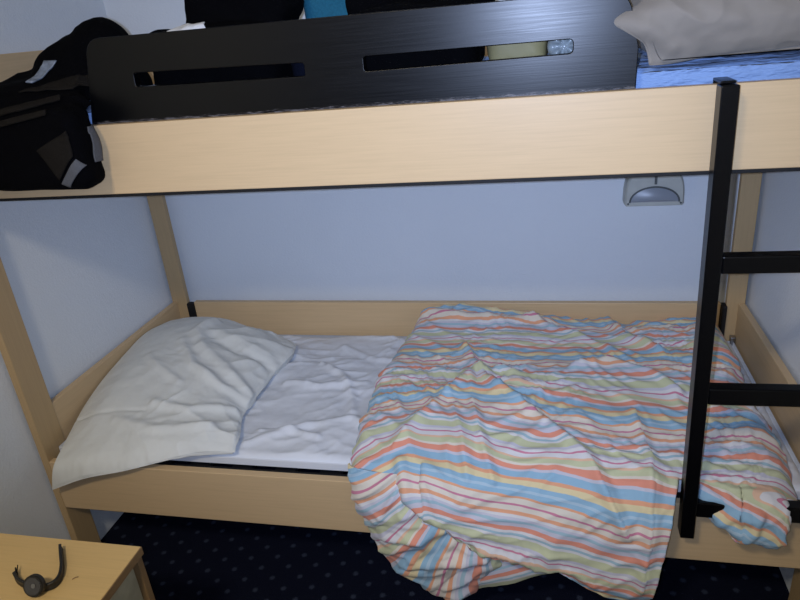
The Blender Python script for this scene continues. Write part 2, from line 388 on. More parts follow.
# ------------------------------------------------------------------ ladder
lad = thing('bunk_ladder', 'black metal ladder hooked over the upper bed rail at the right', 'ladder', (1.712, -0.05, 1.327), (0, math.radians(-0.6), 0))
def lpart(name, b, bev=0.002):
    o = box(name, b, M['black_metal'], lad, bev); return o
for x in (1.708, 1.985):
    lpart('stringer', (x, x + 0.029, -0.050, -0.012, 0.350, 1.333))
    h = boxes('hook', [(x + 0.003, x + 0.027, -0.03, 0.032, 1.3335, 1.3385), (x + 0.003, x + 0.027, 0.0265, 0.032, 1.300, 1.3385)], M['black_metal'], lad, 0.0015)
for z0, z1 in ((0.992, 1.027), (0.704, 0.742), (0.410, 0.450)):
    lpart('rung', (1.7375, 1.9845, -0.047, -0.018, z0, z1), 0.003)

# ------------------------------------------------------------------ mattresses and sheets
def mattress_grids(x0, x1, y0, y1, z0, z1, r, nu, nv, disp):
    """top sheet that rolls down over the four edges"""
    us = np.linspace(0, 1, nu); vs = np.linspace(0, 1, nv)
    def prof(t, a, b, nfrac):        # runs: skirt up, over the rounded edge, along, and down again
        L = (b - a); sk = z1 - z0
        tot = 2 * sk + L; s = t * tot; p = np.where(s < sk, a, np.where(s > sk + L, b, a + s - sk)); dz = np.where(s < sk, sk - s, np.where(s > sk + L, s - sk - L, 0))
        return p, dz
    X, dx = prof(us, x0, x1, 0); Y, dy = prof(vs, y0, y1, 0)
    XX, YY = np.meshgrid(X, Y); DX, DY = np.meshgrid(dx, dy)
    ex = np.minimum(XX - x0, x1 - XX); ey = np.minimum(YY - y0, y1 - YY)
    e = np.minimum(ex, ey); rr = np.where(e < r, r - np.sqrt(np.maximum(0, r * r - (r - e) ** 2)), 0)
    Z = z1 - np.maximum(DX, DY) - rr * (np.maximum(DX, DY) == 0)
    G = np.stack([XX, YY, Z], -1)
    top = sstep(0, 0.02, e)
    G[..., 2] += disp(XX, YY) * top
    return G
mat1 = thing('mattress', 'mattress on the lower bunk under a wrinkled white sheet', 'mattress', (1.0, 0.40, 0.392))
box('mattress_core', (0.03, 2.01, 0.058, 0.776, 0.3935, 0.415), M['white_cloth'], mat1, 0.01)
def sheet_disp(x, y):
    m1 = sstep(-0.25, 0.35, perlin(x * 3, y * 3, 3))
    d = 0.010 * fbm(x * 4, y * 4, 1) + 0.006 * ridge(x, y, 0.45, 0.34, 0.10, 11) * m1 + 0.004 * ridge(x, y, -0.35, 0.30, 0.09, 21) * (1 - m1) + 0.0012 * ridge(x, y, 1.2, 0.12, 0.04, 31) * m1 + 0.004 * ridge(x, y, 0.2, 0.20, 0.06, 33) * sstep(-0.1, 0.3, perlin(x * 6, y * 6, 35)) + 0.003 * ridge(x, y, 0.9, 0.16, 0.05, 37) * sstep(-0.1, 0.3, perlin(x * 5 + 3, y * 5, 36)) + 0.0018 * fbm(x * 18, y * 18, 39)
    for pts, a, wd in (([(0.60, 0.10), (0.75, 0.20), (0.88, 0.235), (0.93, 0.20)], 0.012, 0.014), ([(0.62, 0.16), (0.70, 0.17), (0.80, 0.14)], 0.010, 0.012), ([(0.60, 0.42), (0.72, 0.40), (0.86, 0.44)], 0.010, 0.013), ([(0.68, 0.55), (0.78, 0.47), (0.84, 0.36), (0.86, 0.28)], 0.009, 0.013), ([(0.72, 0.68), (0.85, 0.6), (0.95, 0.58)], 0.008, 0.014)):
        k, sd, dist = crease(x, y, pts, wd); d = d + a * k * (0.7 + 0.5 * perlin(x * 9, y * 9, 44))
    return d
grid_object('fitted_sheet', [mattress_grids(0.026, 2.013, 0.048, 0.783, 0.400, 0.427, 0.03, 420, 200, lambda x, y: 1.4 * sheet_disp(x, y))], M['sheet'], mat1)['label'] = 'wrinkled white sheet'
mat2 = thing('mattress', 'mattress on the upper bunk under a blue sheet', 'mattress', (1.0, 0.40, 1.216))
box('mattress_core', (0.03, 2.01, 0.06, 0.776, 1.217, 1.33), M['white_cloth'], mat2, 0.01)
def blue_disp(x, y):
    return 0.006 * fbm(x * 6, y * 6, 61) + 0.005 * ridge(x, y, 0.15, 0.3, 0.09, 63)
G = mattress_grids(0.026, 2.013, 0.047, 0.783, 1.23, 1.354, 0.03, 520, 320, blue_disp)
bxx, bzz = G[..., 0].copy(), G[..., 2].copy() + 0.8 * (G[..., 1] - 0.047)
sk = sstep(0.20, 0.08, G[..., 1])
cr_ = 0.0
G[..., 1] += sk * 0.010 * sstep(1.26, 1.30, G[..., 2])
grid_object('fitted_sheet', [G], M['blue_sheet'], mat2)['label'] = 'crumpled blue sheet'

# ------------------------------------------------------------------ pillows
def puff_grids(ctrl_top, base_fn, nu, nv, disp, rim=0.05):
    """top surface through ctrl points; bottom sheet below it; both meet at the rim"""
    T = interp_ctrl(ctrl_top, nu, nv)
    u = np.linspace(0, 1, nu)[None, :]; v = np.linspace(0, 1, nv)[:, None]
    e = np.minimum(np.minimum(u, 1 - u), np.minimum(v, 1 - v)); e = np.clip(e / rim, 0, 1)
    inn = sstep(0, 1, e)
    n = normals(T)
    T = T + n * (disp(T[..., 0], T[..., 1]) * (0.25 + 0.75 * inn))[..., None]
    Bt = T.copy(); base = base_fn(T[..., 0], T[..., 1])
    Bt[..., 2] = np.where(e <= 0, T[..., 2], np.minimum(T[..., 2] - 0.004 * inn, T[..., 2] * (1 - inn) + inn * base))
    return [T, Bt[:, ::-1]]
# columns left -> right, rows front -> back
pc = [[(0.038, -0.034, 0.334), (0.16, -0.036, 0.385), (0.29, -0.028, 0.415), (0.41, -0.002, 0.438), (0.50, 0.026, 0.447), (0.598, 0.040, 0.445)],
      [(0.056, -0.020, 0.406), (0.15, -0.012, 0.434), (0.285, -0.006, 0.449), (0.405, 0.018, 0.464), (0.495, 0.045, 0.470), (0.592, 0.06, 0.450)],
      [(0.054, 0.045, 0.440), (0.15, 0.05, 0.464), (0.28, 0.06, 0.478), (0.40, 0.07, 0.486), (0.49, 0.08, 0.482), (0.585, 0.10, 0.452)],
      [(0.034, 0.170, 0.474), (0.14, 0.18, 0.512), (0.27, 0.18, 0.520), (0.39, 0.19, 0.510), (0.48, 0.20, 0.488), (0.545, 0.21, 0.447)],
      [(0.028, 0.285, 0.503), (0.14, 0.30, 0.545), (0.26, 0.30, 0.550), (0.38, 0.30, 0.530), (0.47, 0.31, 0.500), (0.545, 0.32, 0.450)],
      [(0.025, 0.430, 0.525), (0.14, 0.43, 0.560), (0.26, 0.44, 0.565), (0.38, 0.44, 0.545), (0.48, 0.45, 0.515), (0.550, 0.44, 0.456)],
      [(0.024, 0.570, 0.536), (0.13, 0.57, 0.560), (0.25, 0.58, 0.566), (0.37, 0.57, 0.545), (0.48, 0.57, 0.515), (0.570, 0.57, 0.462)],
      [(0.026, 0.715, 0.508), (0.12, 0.725, 0.522), (0.25, 0.715, 0.522), (0.37, 0.69, 0.498), (0.47, 0.68, 0.474), (0.545, 0.665, 0.450)]]
def pil_disp(x, y):
    m1 = sstep(-0.1, 0.4, perlin(x * 4 + 2, y * 4, 8)) ; right = sstep(0.15, 0.45, x)
    d = 0.009 * fbm(x * 4.5, y * 4.5, 2) + right * 0.006 * ridge(x, y, -0.5, 0.32, 0.10, 41) * m1 + (0.25 + 0.75 * right) * 0.004 * ridge(x, y, 0.35, 0.30, 0.10, 45) + 0.0022 * fbm(x * 16, y * 16, 5) + (0.2 + 0.8 * right) * 0.0045 * ridge(x, y, 0.75, 0.17, 0.06, 46) * sstep(-0.1, 0.3, perlin(x * 7, y * 7, 6)) + (0.3 + 0.7 * right) * 0.003 * ridge(x, y, -0.2, 0.15, 0.045, 48) * sstep(-0.1, 0.3, perlin(x * 6 + 4, y * 6, 7))
    for pts, a, wd in (([(0.27, 0.62), (0.26, 0.52), (0.33, 0.42), (0.45, 0.34), (0.54, 0.28)], 0.016, 0.020), ([(0.24, 0.45), (0.34, 0.33), (0.46, 0.27), (0.545, 0.26)], 0.013, 0.016),
                       ([(0.30, 0.16), (0.42, 0.15), (0.52, 0.20)], 0.010, 0.014), ([(0.20, 0.10), (0.35, 0.07), (0.50, 0.09)], 0.010, 0.016), ([(0.33, 0.50), (0.44, 0.45), (0.53, 0.45)], -0.014, 0.022), ([(0.17, 0.36), (0.24, 0.30), (0.33, 0.25)], 0.009, 0.014), ([(0.04, 0.125), (0.16, 0.13), (0.28, 0.135)], -0.005, 0.006)):
        k, sd, dist = crease(x, y, pts, wd); d = d + a * k * (0.75 + 0.6 * perlin(x * 10, y * 10, 49))
    return d * (1.0 + 0.45 * right)
pil = grid_object('pillow', puff_grids(pc, lambda x, y: np.where(y < 0.05, 0.44 - 0.0 * x, 0.44), 200, 240, pil_disp, 0.04), M['pillow'])
tag(pil, 'large crumpled white pillow slumped over the head end of the lower bunk', 'pillow')
tc_ = [[(1.604, 0.050, 1.366), (1.640, 0.052, 1.366), (1.70, 0.056, 1.372), (1.82, 0.060, 1.378), (1.92, 0.064, 1.384), (2.000, 0.07, 1.390)],
       [(1.588, 0.035, 1.408), (1.630, 0.038, 1.400), (1.71, 0.038, 1.402), (1.82, 0.040, 1.406), (1.92, 0.05, 1.410), (2.006, 0.06, 1.412)],
       [(1.536, 0.004, 1.445), (1.605, 0.024, 1.440), (1.71, 0.030, 1.438), (1.82, 0.034, 1.440), (1.92, 0.04, 1.442), (2.008, 0.06, 1.440)],
       [(1.585, 0.050, 1.474), (1.625, 0.044, 1.476), (1.715, 0.044, 1.482), (1.82, 0.05, 1.484), (1.92, 0.06, 1.48), (2.009, 0.08, 1.460)],
       [(1.598, 0.070, 1.505), (1.64, 0.070, 1.510), (1.72, 0.075, 1.520), (1.82, 0.08, 1.518), (1.92, 0.09, 1.510), (2.010, 0.11, 1.475)],
      [(1.570, 0.180, 1.505), (1.64, 0.20, 1.545), (1.72, 0.20, 1.560), (1.82, 0.20, 1.555), (1.92, 0.20, 1.54), (2.012, 0.21, 1.48)],
       [(1.570, 0.330, 1.485), (1.64, 0.34, 1.525), (1.72, 0.34, 1.545), (1.82, 0.34, 1.545), (1.92, 0.34, 1.53), (2.012, 0.34, 1.47)],
       [(1.575, 0.480, 1.400), (1.64, 0.49, 1.410), (1.72, 0.49, 1.420), (1.82, 0.49, 1.42), (1.92, 0.49, 1.41), (2.006, 0.47, 1.40)]]
def taupe_disp(x, y):
    d = 0.006 * fbm(x * 5, y * 6, 71) + 0.003 * ridge(x, y * 2, 1.0, 0.30, 0.11, 73)
    return d
tg_ = puff_grids(tc_, lambda x, y: 1.374 + 0.062 * sstep(1.625, 1.585, x), 200, 180, taupe_disp, 0.05)
tx, tz = tg_[0][..., 0].copy(), tg_[0][..., 2].copy(); fr_ = sstep(0.16, 0.06, tg_[0][..., 1]) * sstep(1.54, 1.60, tx)
fo = 0.010 * ridge(tx, tz, -0.8, 0.24, 0.10, 77) + 0.004 * fbm(tx * 14, tz * 14, 79)
for pts, a, wd in (([(1.545, 1.447), (1.60, 1.425), (1.64, 1.395)], 0.009, 0.016), ([(1.60, 1.46), (1.66, 1.45), (1.685, 1.41)], 0.007, 0.018), ([(1.66, 1.50), (1.70, 1.45), (1.74, 1.43)], 0.007, 0.020), ([(1.76, 1.50), (1.79, 1.45), (1.86, 1.42)], 0.006, 0.022)):
    fo = fo + a * crease(tx, tz, pts, wd)[0]
tg_[0][..., 1] -= fo * fr_
tp = grid_object('pillow', tg_, M['taupe'])
tag(tp, 'taupe grey pillow on the upper bunk beside the black guard board', 'pillow')

# ------------------------------------------------------------------ striped duvet
PER = 0.262
cols = [0.0, 0.03, 0.11, 0.20, 0.31, 0.42, 0.53, 0.64, 0.75, 0.86, 0.95, 1.0]
def row(y, z, xl, xr, dl=0.045, dr=0.05, hump=None):
    out = []
    for k, c in enumerate(cols):
        x = xl + (xr - xl) * c
        zz = z[k] if isinstance(z, (list, tuple)) else z
        if k == 0: zz -= dl
        if k == 1: zz -= dl * 0.15
        if k == len(cols) - 1: zz -= dr
        yy = y[k] if isinstance(y, (list, tuple)) else y
        out.append((x, yy, zz))
    return out
def prof(pts):
    xs = [p[0] for p in pts]; zs = [p[1] for p in pts]
    return lambda xl, xr: [float(np.interp(xl + (xr - xl) * c, xs, zs)) for c in cols]
back = prof([(0.98, 0.525), (1.02, 0.535), (1.08, 0.556), (1.20, 0.555), (1.33, 0.527), (1.60, 0.500), (1.75, 0.492), (1.90, 0.503), (2.0, 0.47)])
Tctrl = [row(0.790, [z - 0.05 for z in back(0.99, 1.965)], 0.99, 1.965, 0.02, 0.02),
         row(0.772, [z - 0.004 for z in back(0.99, 1.975)], 0.99, 1.975, 0.04, 0.05),
         row(0.70, [0.6 * z + 0.4 * 0.51 for z in back(0.975, 1.975)], 0.975, 1.975),
         row(0.57, 0.512, 0.945, 1.962),
         row(0.43, 0.512, 0.932, 1.955),
         row(0.29, [0.508, .508, .512, .522, .525, .522, .515, .508, .504, .498, .492, .485], 0.926, 1.968),
         row(0.16, [0.500, .500, .505, .512, .515, .512, .505, .500, .497, .492, .486, .478], 0.925, 1.972),
         row(0.06, [0.486, .486, .492, .497, .500, .498, .494, .490, .488, .484, .478, .470], 0.930, 1.972),
         row(0.003, [0.468, .468, .472, .476, .478, .478, .476, .474, .472, .470, .466, .458], 0.938, 1.962, 0.03, 0.03)]
nuT, nvT = 300, 260
T = interp_ctrl(Tctrl, nuT, nvT)
def duvet_disp(x, q):
    """x across, q = running length from the back edge (flattened duvet)"""
    m1 = sstep(-0.2, 0.35, perlin(x * 3.1, q * 3.1, 83)); m2 = sstep(-0.2, 0.3, perlin(x * 3.7 + 9, q * 3.3, 85))
    d = 0.014 * fbm(x * 3.4, q * 4.2, 81) + 0.009 * m1 * ridge(x, q, 0.12, 0.16, 0.05, 91) + 0.007 * m2 * ridge(x, q, -0.5, 0.13, 0.045, 93) + 0.007 * ridge(x, q, 0.9, 0.16, 0.06, 95) * (1 - m2) + 0.0028 * ridge(x, q, 1.4, 0.09, 0.022, 97) * m1
    return d
# running length along v for the stripes
seg = np.linalg.norm(np.diff(T, axis=0), axis=2); arc = np.concatenate([np.zeros((1, nuT)), np.cumsum(seg, 0)], 0)
arc = arc.mean(1, keepdims=True) * np.ones_like(arc)
ARC_T = float(arc[-1, 0])
CR = [([(1.18, 0.32), (1.26, 0.52), (1.40, 0.66), (1.52, 0.80), (1.60, 0.95)], 0.013, 0.016, 0.006),
      ([(1.05, 0.78), (1.14, 0.60), (1.22, 0.47), (1.32, 0.45)], 0.012, 0.022, 0.004),
      ([(1.35, 0.10), (1.48, 0.18), (1.60, 0.28), (1.66, 0.36)], 0.010, 0.018, 0.004),
      ([(1.50, 0.42), (1.60, 0.38), (1.70, 0.44), (1.76, 0.52)], 0.014, 0.016, 0.005),
      ([(1.02, 0.08), (1.12, 0.12), (1.30, 0.14), (1.42, 0.10)], 0.014, 0.020, 0.0),
      ([(1.62, 0.05), (1.66, 0.20), (1.74, 0.30)], 0.012, 0.018, 0.006),
      ([(1.07, 0.83), (1.10, 0.92), (1.16, 1.02), (1.24, 1.08)], 0.012, 0.016, 0.0),
      ([(1.64, 0.62), (1.66, 0.78), (1.65, 0.95), (1.64, 1.1)], 0.010, 0.016, 0.005),
      ([(1.23, 0.62), (1.26, 0.74), (1.30, 0.86)], 0.009, 0.012, 0.003),
      ([(1.18, 0.64), (1.22, 0.76), (1.24, 0.86)], 0.008, 0.012, 0.003)]
def duvet_creases(x, q):
    d = np.zeros_like(x)
    for pts, a, wd, stp in CR:
        k, sd, dist = crease(x, q, pts, wd); d = d + a * k
        d = d + stp * sd * np.exp(-(dist / 0.06) ** 2) * 0.6
    return d
def stripe_coord(x, q):
    f = sstep(0.40, 0.75, q)
    tilt = 0.16 * f * (np.minimum(x, 1.58) - 1.30) + 0.03 * (x - 1.3) * (1 - f)
    left = -0.60 * sstep(0.50, 0.85, q) * np.maximum(0, 1.085 - x)
    return q - tilt + left + 0.018 * perlin(x * 4, q * 4, 99) + 0.010 * perlin(x * 9, q * 9, 101)
STR0 = -0.0205
# the front edge runs on into the hanging part: left of the ladder it reaches low, right of it a corner folds over the lowest rung
hx = [0.93, 0.965, 1.03, 1.10, 1.15, 1.21, 1.27, 1.36, 1.45, 1.53, 1.60, 1.66, 1.716]
hb = [0.440, 0.440, 0.430, 0.395, 0.362, 0.312, 0.272, 0.250, 0.240, 0.192, 0.165, 0.160, 0.165]
hbx = [0.945, 0.985, 1.045, 1.115, 1.16, 1.21, 1.27, 1.36, 1.45, 1.52, 1.57, 1.625, 1.664]
fx = [1.750, 1.785, 1.83, 1.88, 1.925, 1.962]
fb = [0.440, 0.408, 0.376, 0.352, 0.348, 0.400]
fbx = [1.752, 1.785, 1.825, 1.870, 1.915, 1.942]
nvH = 150
e0 = T[-1]; xe = e0[:, 0]; ze = e0[:, 2]; isD = xe > 1.730
bx = np.where(isD, np.interp(xe, fx, fbx), np.interp(xe, hx, hbx)); bz = np.where(isD, np.interp(xe, fx, fb), np.interp(xe, hx, hb))
fs = np.linspace(0, 1, nvH + 1)[1:, None]
drop = (ze - bz)[None, :]; dep = np.where(isD, 0.066, 0.088)[None, :] * np.clip(drop / 0.10, 0.25, 1)
gz = np.where(drop > 0.1, fs ** 1.35, fs)
Hx = xe[None, :] + (bx - xe)[None, :] * fs
Hy = e0[None, :, 1] - dep * (1 - (1 - fs) ** 2.6) + 0.018 * sstep(0.90, 1.0, fs)
Hz = ze[None, :] - drop * gz + np.where(isD, 0.012, 0.0)[None, :] * np.sin(np.pi * fs)
T = np.concatenate([T, np.stack([Hx, Hy, Hz], -1)], 0)
arc = np.concatenate([arc, ARC_T + np.cumsum(np.linalg.norm(np.diff(T[nvT - 1:], axis=0), axis=2), 0)], 0)
nT = normals(T)
for _ in range(6): nT[1:-1] = (nT[:-2] + nT[1:-1] + nT[2:]) / 3
if nT[nvT // 2, nuT // 2, 2] < 0: nT = -nT
nv_all = T.shape[0]
uu = np.linspace(0, 1, nuT)[None, :]; edgefade = np.clip(np.minimum(uu, 1 - uu) / 0.03, 0.15, 1) * np.ones((nv_all, 1))
hang = np.concatenate([np.zeros((nvT, 1)), fs], 0) * np.ones((1, nuT))
qT = arc; X0 = T[..., 0].copy()
Dm = isD[None, :] * sstep(0, 0.3, hang)
dsp = 1.2 * duvet_disp(X0, qT) + 1.3 * duvet_creases(X0, qT)
dD = 0.4 * dsp + 0.006 * ridge(X0, qT, 0.7, 0.10, 0.04, 151)
for pts, a_, wd in (([(1.79, 0.93), (1.82, 0.90), (1.86, 0.91)], 0.012, 0.012), ([(1.83, 0.98), (1.86, 0.94), (1.87, 0.90)], 0.010, 0.010)):
    dD = dD + a_ * crease(X0, qT, pts, wd)[0]
dsp = dsp * (1 - Dm) + np.maximum(dD, -0.002) * Dm
Td = T + nT * (dsp * edgefade)[..., None]
uvT = np.stack([X0, (stripe_coord(X0, qT) - Dm * 0.55 * (X0 - 1.80) - STR0) / PER], -1)
keep = ~((xe > 1.715) & (xe < 1.752))
maskT = np.ones((nv_all - 1, nuT - 1), bool); maskT[nvT:, :] = (keep[:-1] & keep[1:])[None, :]
# A: the left bag of cloth slung under the knot
left = [(0.936, 0.470), (0.943, 0.43), (0.953, 0.378), (0.972, 0.280), (1.006, 0.188), (1.065, 0.125), (1.150, 0.085)]
right = [(1.14, 0.455), (1.16, 0.42), (1.21, 0.37), (1.27, 0.320), (1.33, 0.275), (1.30, 0.205), (1.215, 0.090)]
rows = []
for i, (a, b) in enumerate(zip(left, right)):
    rr = []
    for f in (0, 0.12, 0.32, 0.55, 0.8, 1.0):
        bulge = math.sin(math.pi * min(1, max(0, f))) ** 0.6
        yy = -0.022 - 0.045 * bulge * min(1, 0.35 + i / 3) * (1 if i < 6 else 0.6)
        if i == 0: yy = -0.006 - 0.02 * bulge
        rr.append((a[0] + (b[0] - a[0]) * f, yy, a[1] + (b[1] - a[1]) * f))
    rows.append(rr)
A = interp_ctrl(rows, 150, 150); nA = normals(A)
if nA[75, 75, 1] > 0: nA = -nA
xa, za = A[..., 0], A[..., 2]
dA = 0.010 * fbm(xa * 7, za * 7, 121) + 0.010 * ridge(xa, za, 0.75, 0.16, 0.05, 123) + 0.006 * ridge(xa, za, 0.1, 0.12, 0.045, 125)
for pts, a_, wd in (([(1.03, 0.30), (1.12, 0.31), (1.20, 0.345)], 0.012, 0.015), ([(1.08, 0.20), (1.17, 0.235), (1.27, 0.25)], 0.014, 0.014), ([(1.15, 0.13), (1.21, 0.20), (1.31, 0.26)], -0.008, 0.012)):
    dA = dA + a_ * crease(xa, za, pts, wd)[0]
ef = np.clip(np.minimum(np.linspace(0, 1, 150), 1 - np.linspace(0, 1, 150)) / 0.06, 0.1, 1)[None, :]
A = A + nA * (dA * ef)[..., None]
phi = np.arctan2(0.60 - za, 1.30 - xa)
sA = 0.345 * phi + 0.012 * perlin(xa * 8, za * 8, 131)
uvA = np.stack([xa, sA / PER - 0.12], -1)
# C: the turned-under corner showing behind
rows = []
for (a, b, yy) in (((1.20, 0.30), (1.48, 0.30), -0.020), ((1.19, 0.22), (1.475, 0.265), -0.035), ((1.165, 0.14), (1.470, 0.230), -0.042), ((1.150, 0.082), (1.460, 0.212), -0.034)):
    rows.append([(a[0] + (b[0] - a[0]) * f, yy, a[1] + (b[1] - a[1]) * f - 0.012 * math.sin(math.pi * f)) for f in (0, 0.25, 0.5, 0.75, 1)])
Cg = interp_ctrl(rows, 80, 50); Cg[..., 1] += 0.008 * fbm(Cg[..., 0] * 9, Cg[..., 2] * 9, 141)
uvC = np.stack([Cg[..., 0], (-(Cg[..., 2] - 0.40 * (Cg[..., 0] - 1.2))) / PER + 0.3], -1)
duv = grid_object('duvet', [Td, A, Cg], M['duvet'], None, 0.006, [uvT, uvA, uvC], 0.0, [maskT, None, None])
tag(duv, 'rumpled striped duvet in orange, blue and green spilling over the front of the lower bunk', 'duvet')

# ------------------------------------------------------------------ wall lamp
lamp = thing('wall_lamp', 'small grey half-round reading lamp on the back wall below the upper bunk', 'wall lamp', (1.742, 0.845, 0.88))
LX, LZ = 1.742, 0.884
def lamp_outline(s, n=26):
    pts = [(-0.087 * s, 0.006 * s), (-0.082 * s, 0.0), (0.082 * s, 0.0), (0.087 * s, 0.006 * s), (0.086 * s, 0.045 * s)]
    for k in range(1, n):
        a = math.pi * k / n; pts.append((0.085 * s * math.cos(a), 0.047 * s + 0.085 * s * math.sin(a) ** 0.9))
    pts.append((-0.086 * s, 0.045 * s)); return pts
bm = bmesh.new(); rings = []
for s, y, dz in ((1.0, 0.8445, 0), (1.0, 0.800, 0), (0.985, 0.790, 0.0005), (0.93, 0.784, 0.003)):
    rings.append([bm.verts.new((LX + x, y, LZ + z + dz)) for x, z in lamp_outline(s)])
for a, b_ in zip(rings[:-1], rings[1:]):
    for i in range(len(a)):
        j = (i + 1) % len(a); bm.faces.new((a[i], a[j], b_[j], b_[i]))
bm.faces.new(rings[0][::-1]); bm.faces.new(rings[-1]); bmesh.ops.recalc_face_normals(bm, faces=bm.faces[:])
me = bpy.data.meshes.new('housing'); bm.to_mesh(me); bm.free(); hs = link('housing', me, M['grey_plastic'], lamp)
# lens and its dark arch
bm = bmesh.new(); n = 24; grid = []
for j in range(6):
    f = j / 5; ring = []
    for k in range(n + 1):
        a = math.pi * k / n; ring.append(bm.verts.new((LX + 0.070 * math.cos(a) * (1 - 0.97 * f), 0.7838 - 0.010 * math.sin(f * math.pi / 2), LZ + 0.014 + 0.045 * math.sin(a) * (1 - 0.97 * f) + 0.010 * f)))
    grid.append(ring)
for a, b_ in zip(grid[:-1], grid[1:]):
    for k in range(n): bm.faces.new((a[k], a[k + 1], b_[k + 1], b_[k]))
    bm.faces.new((a[-1], a[0], b_[0], b_[-1]))
bm.faces.new(grid[-1]); bmesh.ops.recalc_face_normals(bm, faces=bm.faces[:])
me = bpy.data.meshes.new('lens'); bm.to_mesh(me); bm.free(); ln = link('lens', me, M['lens'], lamp, True); ln['label'] = 'frosted grey lens'
tube('lens_rim', [(LX + 0.0715 * math.cos(math.pi * k / 24), 0.783, LZ + 0.014 + 0.047 * math.sin(math.pi * k / 24)) for k in range(25)], 0.0026, M['dark_plastic'], lamp)
for sx in (-1, 1):
    tube('screw', [(LX + sx * 0.076, 0.7865, LZ + 0.010), (LX + sx * 0.076, 0.7815, LZ + 0.010)], 0.0032, M['dark_plastic'], lamp)
box('switch', (LX - 0.003, LX + 0.004, 0.778, 0.7845, LZ + 0.070, LZ + 0.105), M['dark_plastic'], lamp, 0.001)

# ------------------------------------------------------------------ nightstand and watch
NT = 0.50
ns = thing('nightstand', 'yellowish laminate nightstand in the front left corner holding a wristwatch', 'nightstand', (0.29, -0.60, 0))
tp_ = box('table_top', (0.0, 0.575, -0.84, -0.360, NT - 0.020, NT), M['wood_table'], ns, 0.0012)
box('edge_band', (0.5752, 0.5775, -0.84, -0.360, NT - 0.020, NT - 0.0005), M['edge_dark'], ns, 0.0005)
box('back_panel', (0.005, 0.571, -0.378, -0.362, 0.0, NT - 0.0205), M['edge_dark'], ns, 0.001)
box('side_panel', (0.540, 0.556, -0.835, -0.3785, 0.0, NT - 0.0205), M['panel_pale'], ns, 0.001)['label'] = 'pale recessed side panel'
box('side_panel', (0.005, 0.021, -0.835, -0.3785, 0.0, NT - 0.0205), M['panel_pale'], ns, 0.001)
box('shelf', (0.0215, 0.5395, -0.835, -0.3785, 0.10, 0.116), M['wood_table'], ns, 0.001)
wt = thing('wristwatch', 'black wristwatch lying on its side on the nightstand with an open strap', 'watch', (0.385, -0.48, NT))
# strap: ribbon standing on its edge
sp = interp_ctrl([[(0.356, -0.463, 0), (0.372, -0.474, 0), (0.392, -0.482, 0), (0.415, -0.487, 0), (0.440, -0.487, 0), (0.459, -0.477, 0), (0.461, -0.458, 0), (0.446, -0.432, 0), (0.426, -0.408, 0), (0.409, -0.388, 0), (0.403, -0.380, 0)]] * 2, 90, 2)[0]
def ribbon(name, P, z0, z1, th, material, parent):
    tn = np.gradient(P, axis=0); tn /= np.linalg.norm(tn, axis=1, keepdims=True); nn = np.stack([-tn[:, 1], tn[:, 0], 0 * tn[:, 0]], 1)
    hw = np.linspace(0, 1, 8)
    G = []
    for h_ in hw:
        q = P.copy(); q[:, 2] = z0 + (z1 - z0) * h_; G.append(q + nn * 0.0015 * math.sin(math.pi * h_))
    return grid_object(name, [np.array(G)], material, parent, th, None, 0.0)
sp[:, 1] -= 0.010
ribbon('strap', sp[:32], NT + 0.001, NT + 0.017, 0.0055, M['strap'], wt)
ribbon('strap', sp[31:], NT + 0.001, NT + 0.017, 0.0055, M['strap'], wt)
def disc(name, c, axis, r, d, material, parent, bev=0.002, n=32):
    bm = bmesh.new(); bmesh.ops.create_cone(bm, cap_ends=True, segments=n, radius1=r, radius2=r, depth=d)
    bmesh.ops.bevel(bm, geom=[e for e in bm.edges if abs(e.verts[0].co.z - e.verts[1].co.z) < 1e-6], offset=bev, segments=2, affect='EDGES')
    q = Vector(axis).to_track_quat('Z', 'Y').to_matrix().to_4x4(); q.translation = c
    me = bpy.data.meshes.new(name); bm.to_mesh(me); bm.free(); me.transform(q)
    return link(name, me, material, parent, False)
axw = (0.12, -0.88, 0.46)
wc = Vector((0.434, -0.503, NT + 0.0225))
cs = disc('case', wc, axw, 0.0215, 0.012, M['strap'], wt)
av = Vector(axw).normalized()
dl = disc('dial', wc + av * 0.0063, axw, 0.017, 0.0016, M['watch_glass'], cs, 0.0004)
disc('bezel_mark', wc + av * 0.0073 + Vector((0.003, 0, 0.002)), axw, 0.0045, 0.0006, M['steel'], cs, 0.0001)
tube('buckle', [(0.360, -0.471, NT + 0.003), (0.350, -0.461, NT + 0.003), (0.350, -0.461, NT + 0.015), (0.360, -0.471, NT + 0.015)], 0.0014, M['black_metal'], wt, closed=True)
tube('buckle_pin', [(0.360, -0.471, NT + 0.009), (0.346, -0.451, NT + 0.012)], 0.0011, M['black_metal'], wt)
cb = tube('crumb', [(0.482, -0.462, NT + 0.0012), (0.486, -0.457, NT + 0.0014), (0.491, -0.454, NT + 0.0012)], 0.0011, M['edge_dark'])
tag(cb, 'tiny brown splinter lying right of the wristwatch', 'crumb')

